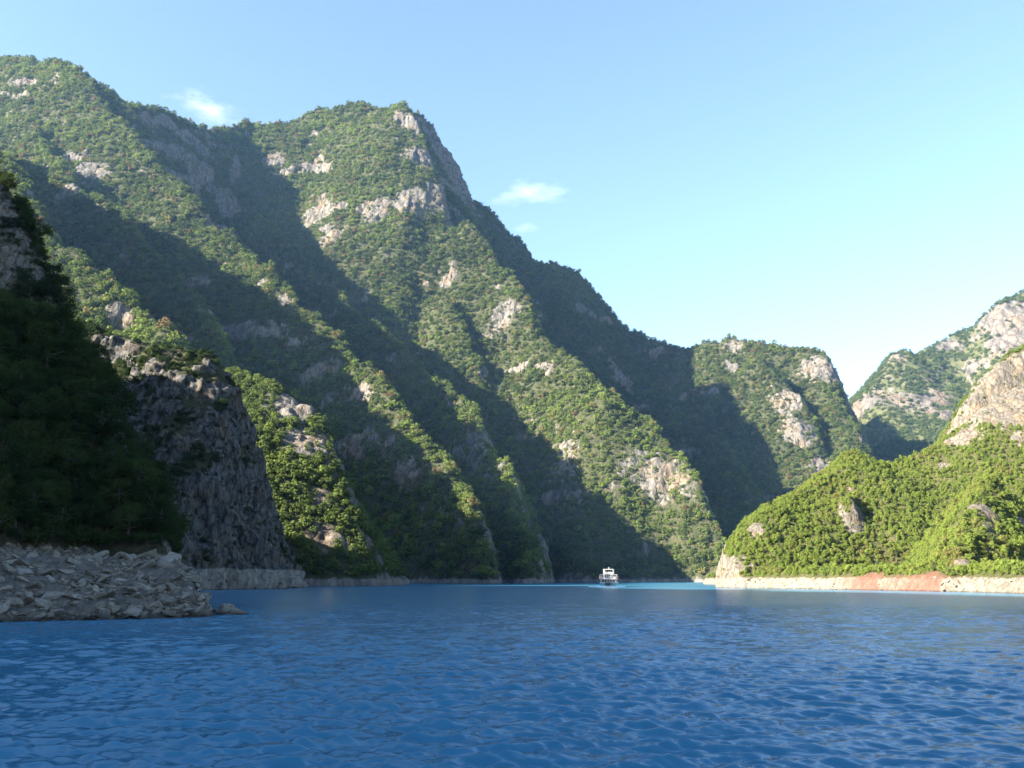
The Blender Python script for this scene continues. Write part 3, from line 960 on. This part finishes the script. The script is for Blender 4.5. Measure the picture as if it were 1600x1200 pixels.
def place_tree(p, size, tint, kind, label, group, k):
    cm, tm = {'near': near_set, 'mid': mid_set, 'shrub': shrub_set}[kind][k % (3 if kind == 'shrub' else 4)]
    shrub = kind == 'shrub'
    e = bpy.data.objects.new('shrub' if shrub else 'broadleaf_tree', None)
    COL.objects.link(e)
    e.empty_display_size = 0.5
    e.location = (p[0], p[1], p[2] - 0.03 * size)
    e.rotation_euler = (random.gauss(0, 0.05), random.gauss(0, 0.05), random.uniform(0, 6.283))
    e.scale = (size * random.uniform(0.9, 1.15), size * random.uniform(0.9, 1.15), size * random.uniform(0.88, 1.12))
    tag(e, None, label, 'shrub' if shrub else 'tree', group)
    for nm, me in (('crown', cm), ('stem' if shrub else 'trunk', tm)):
        c = bpy.data.objects.new(nm, me)
        COL.objects.link(c)
        c.parent = e
        c['tint'] = float(tint)
for k, t in enumerate(TREES):
    place_tree(*t, k)
print('single trees', len(TREES))
# ------------------------------------------------------------------ rubble shore below the dark slope
def stone_mat(name, lo, hi, unit=0.5):
    m, nt, out = material(name)
    L = nt.links.new
    b = nd(nt, 'ShaderNodeBsdfPrincipled')
    b.inputs['Roughness'].default_value = 0.92
    b.inputs['Specular IOR Level'].default_value = 0.2
    geo = nd(nt, 'ShaderNodeNewGeometry')
    info = nd(nt, 'ShaderNodeObjectInfo')
    n = nd(nt, 'ShaderNodeTexNoise', i_Scale=2.2 / unit, i_Detail=8.0, i_Roughness=0.65)
    L(geo.outputs['Position'], n.inputs['Vector'])
    c = ramp(nt, n.outputs['Fac'], [(0.3, lo), (0.7, hi)])
    v = ramp(nt, info.outputs['Random'], [(0.0, (0.60, 0.58, 0.56)), (0.5, (1, 0.97, 0.92)), (1.0, (1.2, 1.2, 1.2))])
    c = mix(nt, 1.0, c, v, 'MULTIPLY')
    sep = nd(nt, 'ShaderNodeSeparateXYZ')
    L(geo.outputs['Position'], sep.inputs[0])
    mr = nd(nt, 'ShaderNodeMapRange')
    mr.inputs['From Min'].default_value = 0.15
    mr.inputs['From Max'].default_value = 0.6
    mr.inputs['To Min'].default_value = 0.40
    L(sep.outputs['Z'], mr.inputs['Value'])
    c = mix(nt, 1.0, c, mr.outputs[0], 'MULTIPLY')
    L(c, b.inputs['Base Color'])
    bp = nd(nt, 'ShaderNodeBump', i_Strength=0.7, i_Distance=0.12 * unit)
    L(n.outputs['Fac'], bp.inputs['Height'])
    L(bp.outputs[0], b.inputs['Normal'])
    L(b.outputs[0], out.inputs['Surface'])
    return m
M['stone'] = stone_mat('grey_limestone_rubble', (0.085, 0.08, 0.07), (0.215, 0.20, 0.175))
M['pale_stone'] = stone_mat('bleached_limestone', (0.085, 0.076, 0.061), (0.19, 0.17, 0.138), 0.8)

def stone_mesh(name, seed, mat, flat=0.55):
    r = random.Random(seed)
    bm = bmesh.new()
    for _ in range(15):
        p = Vector((r.gauss(0, 1), r.gauss(0, 1), r.gauss(0, 1))).normalized()
        p = Vector((max(-0.8, min(0.8, p.x * 1.15)), max(-0.62, min(0.62, p.y)), max(-0.7, min(0.7, p.z)) * flat))
        bm.verts.new(p * 0.62)
    bmesh.ops.convex_hull(bm, input=bm.verts)
    for v in [v for v in bm.verts if not v.link_faces]:
        bm.verts.remove(v)
    me = bpy.data.meshes.new(name)
    bm.to_mesh(me)
    bm.free()
    me.materials.append(mat)
    return me

def wrap(me, name):
    return bpy.data.objects.new(name, me)

in_shore = lambda c: (c[:, 2] < 5.9) & (c[:, 1] < 90) & (c[:, 0] > -75)
V, F = T_hill['V'], T_hill['F']
keep = (in_shore(V[F].mean(1))) & (V[F][:, :, 2].min(1) > -3.5)
Fs = F[keep]
used, inv = np.unique(Fs, return_inverse=True)
Vs = V[used].copy()
bump = fbm(Vs[:, 0] / 1.7, Vs[:, 1] / 1.7, Vs[:, 2] / 1.7, 4, 81, ridged=True)
blk = np.round(fbm(Vs[:, 0] / 2.3, Vs[:, 1] / 2.3, Vs[:, 2] / 1.2, 2, 83) * 5) / 5
Vs[:, 2] += 0.05 + 0.20 * bump + 0.30 * blk
me = new_mesh('rocky_shore', Vs, inv.reshape(Fs.shape))
at = me.attributes.new('rock', 'FLOAT', 'POINT')
at.data.foreach_set('value', np.ones(len(Vs), np.float32))
shore = link('rocky_shore', me, M['hill'], kind='structure')
T_shore = dict(V=V, F=Fs, N=T_hill['N'], rock=T_hill['rock'], area=T_hill['area'][keep])
stones_m = [stone_mesh('rock', 40 + i, M['stone'], (0.5, 0.35, 0.7, 0.45)[i % 4]) for i in range(10)]
P, N, rock, s = sample(T_shore, 15.0, lambda P, N, rock: np.ones(len(P)), lambda P, r, rock: np.clip(0.24 + 0.24 * r.pareto(2.2, len(P)), 0.22, 1.25), 61, margin=40, facing=-0.1, zmin=-0.1)
slab = sstep(-31, -27, P[:, 0]) * sstep(74, 77, P[:, 1])            # the solid outcrop at the tip carries few loose stones
okm = (rng.random(len(P)) > 0.55 * slab) & (P[:, 2] < 5.6)
P, s = P[okm], s[okm]
px, py, dep = project(P)
rank = np.argsort(-s * ((px > 0) & (px < 400)))
taken, big = np.zeros((0, 4)), []
for i in rank:
    if len(big) >= 300:
        break
    if len(taken) and np.any(np.linalg.norm(taken[:, :3] - P[i], axis=1) < 0.42 * (taken[:, 3] + s[i])):
        continue
    taken = np.vstack([taken, (*P[i], s[i])])
    big.append(i)
for k, i in enumerate(big):
    o = bpy.data.objects.new('rock', stones_m[k % len(stones_m)])
    COL.objects.link(o)
    o.parent = shore
    o.location = P[i] + (0, 0, 0.02 + 0.08 * s[i])
    o.rotation_euler = (random.gauss(0.35, 0.3), random.gauss(0.15, 0.3), random.uniform(0, 6.283))
    f = s[i] * 1.25
    o.scale = (f * random.uniform(0.85, 1.3), f * random.uniform(0.7, 1.1), f * random.uniform(0.6, 1.0))
ok = np.ones(len(P), bool)
ok[big] = False
st = scatter('stones', P[ok] + (0, 0, 0.05), np.minimum(s[ok], 0.6), np.zeros(ok.sum()), [wrap(m, 'stone') for m in stones_m[:6]], 8)
st.parent = shore
print('stones', ok.sum())

def boulder(name, p, size, seed, mat, **kw):
    r = random.Random(seed)
    bm = bmesh.new()
    bmesh.ops.create_icosphere(bm, subdivisions=4, radius=1.0)
    co = np.array([v.co[:] for v in bm.verts])
    d = 1 + 0.28 * fbm(co[:, 0] * 1.1 + seed, co[:, 1] * 1.1, co[:, 2] * 1.1, 3, seed) + 0.10 * np.round(fbm(co[:, 0] * 2.5, co[:, 1] * 2.5 + seed, co[:, 2] * 4, 2, seed + 3) * 3) / 3
    for v, k in zip(bm.verts, d):
        v.co = Vector((v.co.x * size[0] * k, v.co.y * size[1] * k, max(-0.5, v.co.z) * size[2] * k))
    me = bpy.data.meshes.new(name)
    bm.to_mesh(me)
    bm.free()
    o = link(name, me, mat, **kw)
    o.location = p
    return o
tip = pix(352, 952, 79)
boulder('rock', (tip[0] + 0.1, 80.3, 0.05), (1.35, 1.2, 0.55), 3, M['stone'], label='low flat rock lying half under water off the tip of the rubble shore', category='rock')
q = pix(349, 942, 81)
boulder('rock', (q[0] + 0.2, 81.5, 0.55), (0.65, 0.55, 0.32), 9, M['stone'], label='small dark slab resting on the end of the shore outcrop', category='rock')

# dead branch poking out of the water beside the tip
bp_ = pix(412, 963, 74)
v, f = tube([(0, 0, -0.6), (0.02, 0, 0.05), (0.05, 0.02, 0.26), (0.03, 0.02, 0.40)], [0.035, 0.03, 0.022, 0.008], 6)
v2, f2 = tube([(0.04, 0.01, 0.16), (0.14, 0.0, 0.24), (0.19, 0.0, 0.33)], [0.018, 0.013, 0.005], 5)
f += [tuple(i + len(v) for i in t) for t in f2]
br = link('branch', new_mesh('branch', v + v2, f), M['bark'], label='thin dead branch sticking up out of the water off the rubble tip', category='branch')
br.location = (bp_[0], bp_[1], 0)

# pale rubble along the drawn-down edge of the sunlit bank
pale_m = [wrap(stone_mesh('pale_stone', 60 + i, M['pale_stone'], 0.6), 'pale_stone') for i in range(5)]
P, N, rock, s = sample(T_bank, 1.1, lambda P, N, rock: (P[:, 2] < 3.5) * (1 - 0.75 * np.clip(red_earth(P), 0, 1)), lambda P, r, rock: np.clip(0.25 + 0.22 * r.pareto(2.6, len(P)), 0.2, 1.2), 71, facing=-0.2, zmin=0.0)
scatter('shore_stones', P, s, np.zeros(len(P)), pale_m, 9)
P, N, rock, s = sample(T_cliff, 0.5, lambda P, N, rock: (P[:, 2] < 5.0) * 1.0, lambda P, r, rock: np.clip(0.4 + 0.4 * r.pareto(2.4, len(P)), 0.4, 2.2), 72, facing=-0.2, zmin=0.0)
scatter('cliff_foot_stones', P, s, np.zeros(len(P)), [wrap(m, 'stone') for m in stones_m[:5]], 10)

# ------------------------------------------------------------------ the ferry
M['white'] = simple_mat('white_boat_paint', (0.42, 0.42, 0.41), 0.35, vary=0.06, scale=1.5)
M['teal'] = simple_mat('teal_hull_paint', (0.06, 0.36, 0.44), 0.4, vary=0.15, scale=1.2)
M['dark'] = simple_mat('dark_bow_paint', (0.05, 0.03, 0.035), 0.5)
M['glass_and_shade'] = simple_mat('window_glass_and_shade', (0.015, 0.022, 0.04), 0.08, vary=0.2)  # windows, and the dark panels that paint shade under the side shelters
M['red'] = simple_mat('red_lifebuoy', (0.55, 0.07, 0.05), 0.5)
M['steel'] = simple_mat('grey_railing_steel', (0.55, 0.56, 0.58), 0.4, metallic=0.3)
M['canvas'] = simple_mat('green_canvas', (0.05, 0.09, 0.06), 0.8)

def boxes_mesh(name, boxes, mat, bevel=0.03):
    bm = bmesh.new()
    for x0, x1, y0, y1, z0, z1 in boxes:
        r = bmesh.ops.create_cube(bm, size=1.0)
        for v in r['verts']:
            v.co = Vector(((x0 + x1) / 2 + v.co.x * (x1 - x0), (y0 + y1) / 2 + v.co.y * (y1 - y0), (z0 + z1) / 2 + v.co.z * (z1 - z0)))
    if bevel:
        bmesh.ops.bevel(bm, geom=list(bm.edges), offset=bevel, segments=1, affect='EDGES')
    me = bpy.data.meshes.new(name)
    bm.to_mesh(me)
    bm.free()
    me.materials.append(mat)
    return me

def build_ferry(loc, yaw):
    e = bpy.data.objects.new('ferry', None)
    COL.objects.link(e)
    e.location = loc
    e.rotation_euler = (0, 0, yaw)
    tag(e, None, 'white three-deck passenger ferry with teal hull crossing the green water', 'ferry')
    def part(name, boxes, mat, parent=e, bevel=0.03):
        o = bpy.data.objects.new(name, boxes_mesh(name, boxes, mat, bevel))
        COL.objects.link(o)
        o.parent = parent
        return o
    def hull(name, z0, z1, w0, w1, mat, rake):
        st = []
        for y, k in ((-10.5, 0.34), (-10.0, 0.52), (-8.8, 0.74), (-7.0, 0.92), (-4.5, 1.0), (0, 1.0), (6, 1.0), (9.5, 0.95), (10.5, 0.86)):
            st.append((y, k))
        V, F = [], []
        for y, k in st:
            yb = y + (rake if y < -6 else 0) * (1 - k)
            for z, w, yy in ((z0, w0, yb + (rake if y < -8 else 0)), (z1, w1, y)):
                V += [(-w * k, yy, z), (w * k, yy, z)]
        for i in range(len(st) - 1):
            a, b = i * 4, (i + 1) * 4
            F += [(a, a + 2, b + 2, b), (a + 3, a + 1, b + 1, b + 3), (a + 2, a + 3, b + 3, b + 2)]
        F += [(0, 1, 3, 2), (len(V) - 3, len(V) - 4, len(V) - 2, len(V) - 1)]
        me = new_mesh(name, V, F)
        me.materials.append(mat)
        o = bpy.data.objects.new(name, me)
        COL.objects.link(o)
        o.parent = e
        return o
    hull('hull', -0.8, 1.35, 3.0, 3.78, M['teal'], 1.2)
    hull('bulwark', 1.35, 1.8, 3.78, 3.82, M['white'], 0.3)
    part('bow_ramp', [(-1.15, 1.15, -11.0, -10.75, 0.35, 1.55)], M['dark'])
    # main deck house with windows
    house = part('deck_house', [(-3.3, 3.3, -6.2, 9.0, 1.60, 2.95)], M['white'])
    for x in (-2.6, -1.5, -0.4, 0.7, 1.8):
        part('window', [(x, x + 0.8, -6.26, -6.16, 1.85, 2.72)], M['glass_and_shade'], house, 0)
    for s in (-1, 1):
        for k in range(7):
            part('window', [(s * 3.27 - 0.05, s * 3.27 + 0.05, -5.4 + 2 * k, -4.1 + 2 * k, 2.0, 2.65)], M['glass_and_shade'], house, 0)
    deck = part('upper_deck', [(-3.85, 3.85, -7.2, 9.4, 2.95, 3.12)], M['white'])
    rails = []
    for z in (3.45, 3.75, 4.02):
        rails += [(-3.82, -3.77, -7.1, 9.3, z, z + 0.05), (3.77, 3.82, -7.1, 9.3, z, z + 0.05), (-3.8, 3.8, -7.12, -7.07, z, z + 0.05)]
    part('railing', rails, M['steel'], deck, 0)
    for s in (-1, 1):
        part('rail_panel', [(s * 3.0 - 0.7, s * 3.0 + 0.7, -7.05, -6.98, 3.14, 3.95)], M['white'], deck, 0)
        w = part('side_shelter', [(s * 2.95 - 0.62, s * 2.95 + 0.62, -5.5, 4.0, 4.75, 4.9), (s * 2.95 + s * 0.55 - 0.05, s * 2.95 + s * 0.55 + 0.05, -5.5, -5.3, 3.12, 4.75), (s * 2.95 + s * 0.55 - 0.05, s * 2.95 + s * 0.55 + 0.05, 3.7, 3.9, 3.12, 4.75)], M['white'])
        part('opening_shade', [(s * 2.72 - 0.55, s * 2.72 + 0.55, -5.0, -4.9, 3.14, 4.72)], M['glass_and_shade'], e, 0)  # added dark panel painting the shade of the open deck under the shelter
        part('lifebuoy', [(s * 3.25 - 0.28, s * 3.25 + 0.28, -7.18, -7.10, 3.3, 3.86)], M['red'], deck, 0.08)
    cab = part('saloon', [(-2.05, 2.05, -5.4, 5.5, 3.12, 5.05)], M['white'])
    for x in (-1.55, -0.72, 0.1):
        part('window', [(x, x + 0.66, -5.46, -5.36, 3.55, 4.75)], M['glass_and_shade'], cab, 0)
    part('canvas_cover', [(1.15, 1.85, -5.50, -5.38, 3.5, 4.75)], M['canvas'], cab, 0)
    for s in (-1, 1):
        for k in range(5):
            part('window', [(s * 2.03 - 0.05, s * 2.03 + 0.05, -4.6 + 2 * k, -3.3 + 2 * k, 3.85, 4.62)], M['glass_and_shade'], cab, 0)
    top = part('top_deck', [(-2.15, 2.15, -5.6, 5.7, 5.05, 5.17), (-2.12, 2.12, -5.58, -5.50, 5.17, 5.75)], M['white'])
    wh = part('wheelhouse', [(-1.05, 1.05, -4.4, -1.6, 5.17, 6.35)], M['white'])
    part('window', [(-0.85, -0.1, -4.45, -4.36, 5.55, 6.25)], M['glass_and_shade'], wh, 0)
    part('window', [(0.05, 0.8, -4.45, -4.36, 5.55, 6.25)], M['glass_and_shade'], wh, 0)
    part('roof', [(-2.15, 2.15, -5.4, 4.5, 6.95, 7.12)], M['white'])
    for s in (-1, 1):
        for y in (-5.2, -0.5, 4.2):
            part('post', [(s * 2.0 - 0.09, s * 2.0 + 0.09, y - 0.08, y + 0.08, 5.17, 6.95)], M['white'], e, 0)
    part('mast', [(-0.05, 0.05, -1.0, -0.9, 7.12, 8.0), (-0.5, 0.5, -0.98, -0.92, 7.6, 7.66)], M['steel'], e, 0)
    return e
bp0 = pix(956, 916, 378)
ferry = build_ferry((bp0[0], 388, 0.0), math.radians(-9))

# white water at the bow
M['foam'] = simple_mat('white_foam', (0.85, 0.88, 0.88), 0.9, vary=0.1, scale=2.0)
V, F = [], []
r = random.Random(3)
bow = ferry.matrix_basis @ Vector((0, -10.6, 0))
for k in range(240):
    side = r.choice((-1, 1))
    t = r.random() ** 1.4
    x = bow.x + side * (0.7 + 6.8 * t + r.gauss(0, 0.25))
    y = bow.y - 0.4 + 9 * t * r.random() + r.gauss(0, 0.4)
    a, hgt = 0.22 + 0.4 * r.random() * (1 - 0.5 * t), 0.10 + 0.42 * (1 - t) * r.random()
    n0 = len(V)
    V += [(x - a * 1.6, y, -0.05), (x, y - a, -0.05), (x + a * 1.6, y, -0.05), (x, y + a, -0.05), (x + r.gauss(0, 0.1), y, hgt)]
    F += [(n0, n0 + 1, n0 + 4), (n0 + 1, n0 + 2, n0 + 4), (n0 + 2, n0 + 3, n0 + 4), (n0 + 3, n0, n0 + 4)]
link('bow_foam', new_mesh('bow_foam', V, F), M['foam'], kind='stuff')

# ------------------------------------------------------------------ clouds, far beyond the haze
def cloud_mat(name, dens, seed):
    m, nt, out = material(name)
    L = nt.links.new
    tc = nd(nt, 'ShaderNodeTexCoord')
    mp = nd(nt, 'ShaderNodeMapping')
    mp.inputs['Location'].default_value = (seed * 3.7, seed * 1.3, seed * 2.1)
    mp.inputs['Scale'].default_value = (1.0, 1.0, 1.0)
    L(tc.outputs['Object'], mp.inputs['Vector'])
    n = nd(nt, 'ShaderNodeTexNoise', i_Scale=1.9, i_Detail=6.0, i_Roughness=0.62)
    L(mp.outputs[0], n.inputs['Vector'])
    ln = nd(nt, 'ShaderNodeVectorMath', operation='LENGTH')
    L(tc.outputs['Object'], ln.inputs[0])
    fall = nd(nt, 'ShaderNodeMapRange')
    fall.inputs['From Min'].default_value = 0.0
    fall.inputs['From Max'].default_value = 1.0
    fall.inputs['To Min'].default_value = 0.16
    fall.inputs['To Max'].default_value = -0.36
    L(ln.outputs['Value'], fall.inputs['Value'])
    ad = nd(nt, 'ShaderNodeMath', operation='ADD')
    L(n.outputs['Fac'], ad.inputs[0])
    L(fall.outputs[0], ad.inputs[1])
    mr = nd(nt, 'ShaderNodeMapRange')
    mr.inputs['From Min'].default_value = 0.40
    mr.inputs['From Max'].default_value = 0.80
    mr.inputs['To Min'].default_value = 0.0
    mr.inputs['To Max'].default_value = dens
    L(ad.outputs[0], mr.inputs['Value'])
    v = nd(nt, 'ShaderNodeVolumePrincipled')
    v.inputs['Color'].default_value = (0.98, 0.96, 0.95, 1)
    v.inputs['Anisotropy'].default_value = 0.0
    L(mr.outputs[0], v.inputs['Density'])
    L(v.outputs[0], out.inputs['Volume'])
    return m
def cloud(px, py, w, h, dist, dens, seed, label, tilt=0.0):
    bm = bmesh.new()
    bmesh.ops.create_icosphere(bm, subdivisions=3, radius=1.0)
    me = bpy.data.meshes.new('cloud')
    bm.to_mesh(me)
    bm.free()
    o = link('cloud', me, cloud_mat('cloud_vapour', dens, seed), label=label, category='cloud')
    o.location = pix(px, py, dist)
    o.scale = (w / FPX * dist / 2, w / FPX * dist / 3, h / FPX * dist / 2)
    o.rotation_euler = (0, tilt, 0)
cloud(318, 168, 200, 84, 7000, 0.0022, 1, 'pale wispy cloud hanging above the saddle beside the highest peak', 0.25)
cloud(828, 300, 210, 56, 7200, 0.0021, 2, 'largest pale cloud in the open sky beyond the rocky cliff of the peak', -0.05)
cloud(822, 356, 80, 32, 7400, 0.0018, 3, 'smallest faint cloud puff below the larger cloud', 0.0)

# ------------------------------------------------------------------ air
m, nt, out = material('haze_air')
v = nd(nt, 'ShaderNodeVolumePrincipled')
v.inputs['Color'].default_value = (0.30, 0.57, 1.0, 1)
v.inputs['Density'].default_value = 0.000036
v.inputs['Anisotropy'].default_value = 0.25
nt.links.new(v.outputs[0], out.inputs['Volume'])
link('haze', boxes_mesh('haze', [(-1500, 2300, -950, 2800, -7.5, 1120)], m, 0), (), kind='stuff')

# ------------------------------------------------------------------ what the uncountable masses are
for nm, lab, cat in (('mountain_forest', 'mixed green and brownish woods covering the spurs of the big mountain', 'forest'),
                     ('far_forest', 'hazy scrub woods on the distant mountain in the gap', 'forest'),
                     ('spur_forest', 'bright green woods on the sunlit spur with the rock knob', 'forest'),
                     ('bank_forest', 'yellow-green scrub woods covering the sunlit bank', 'forest'),
                     ('cliff_scrub', 'dark scrub growing on the shaded grey cliff', 'scrub'),
                     ('undergrowth', 'dark undergrowth between the trees above the rubble shore', 'undergrowth'),
                     ('shore_stones', 'pale bleached stones along the edge of the sunlit bank', 'stones'),
                     ('cliff_foot_stones', 'grey stones at the foot of the shaded cliff', 'stones'),
                     ('bow_foam', 'white foam at the bow of the ferry', 'foam')):
    tag(bpy.data.objects[nm], None, lab, cat)
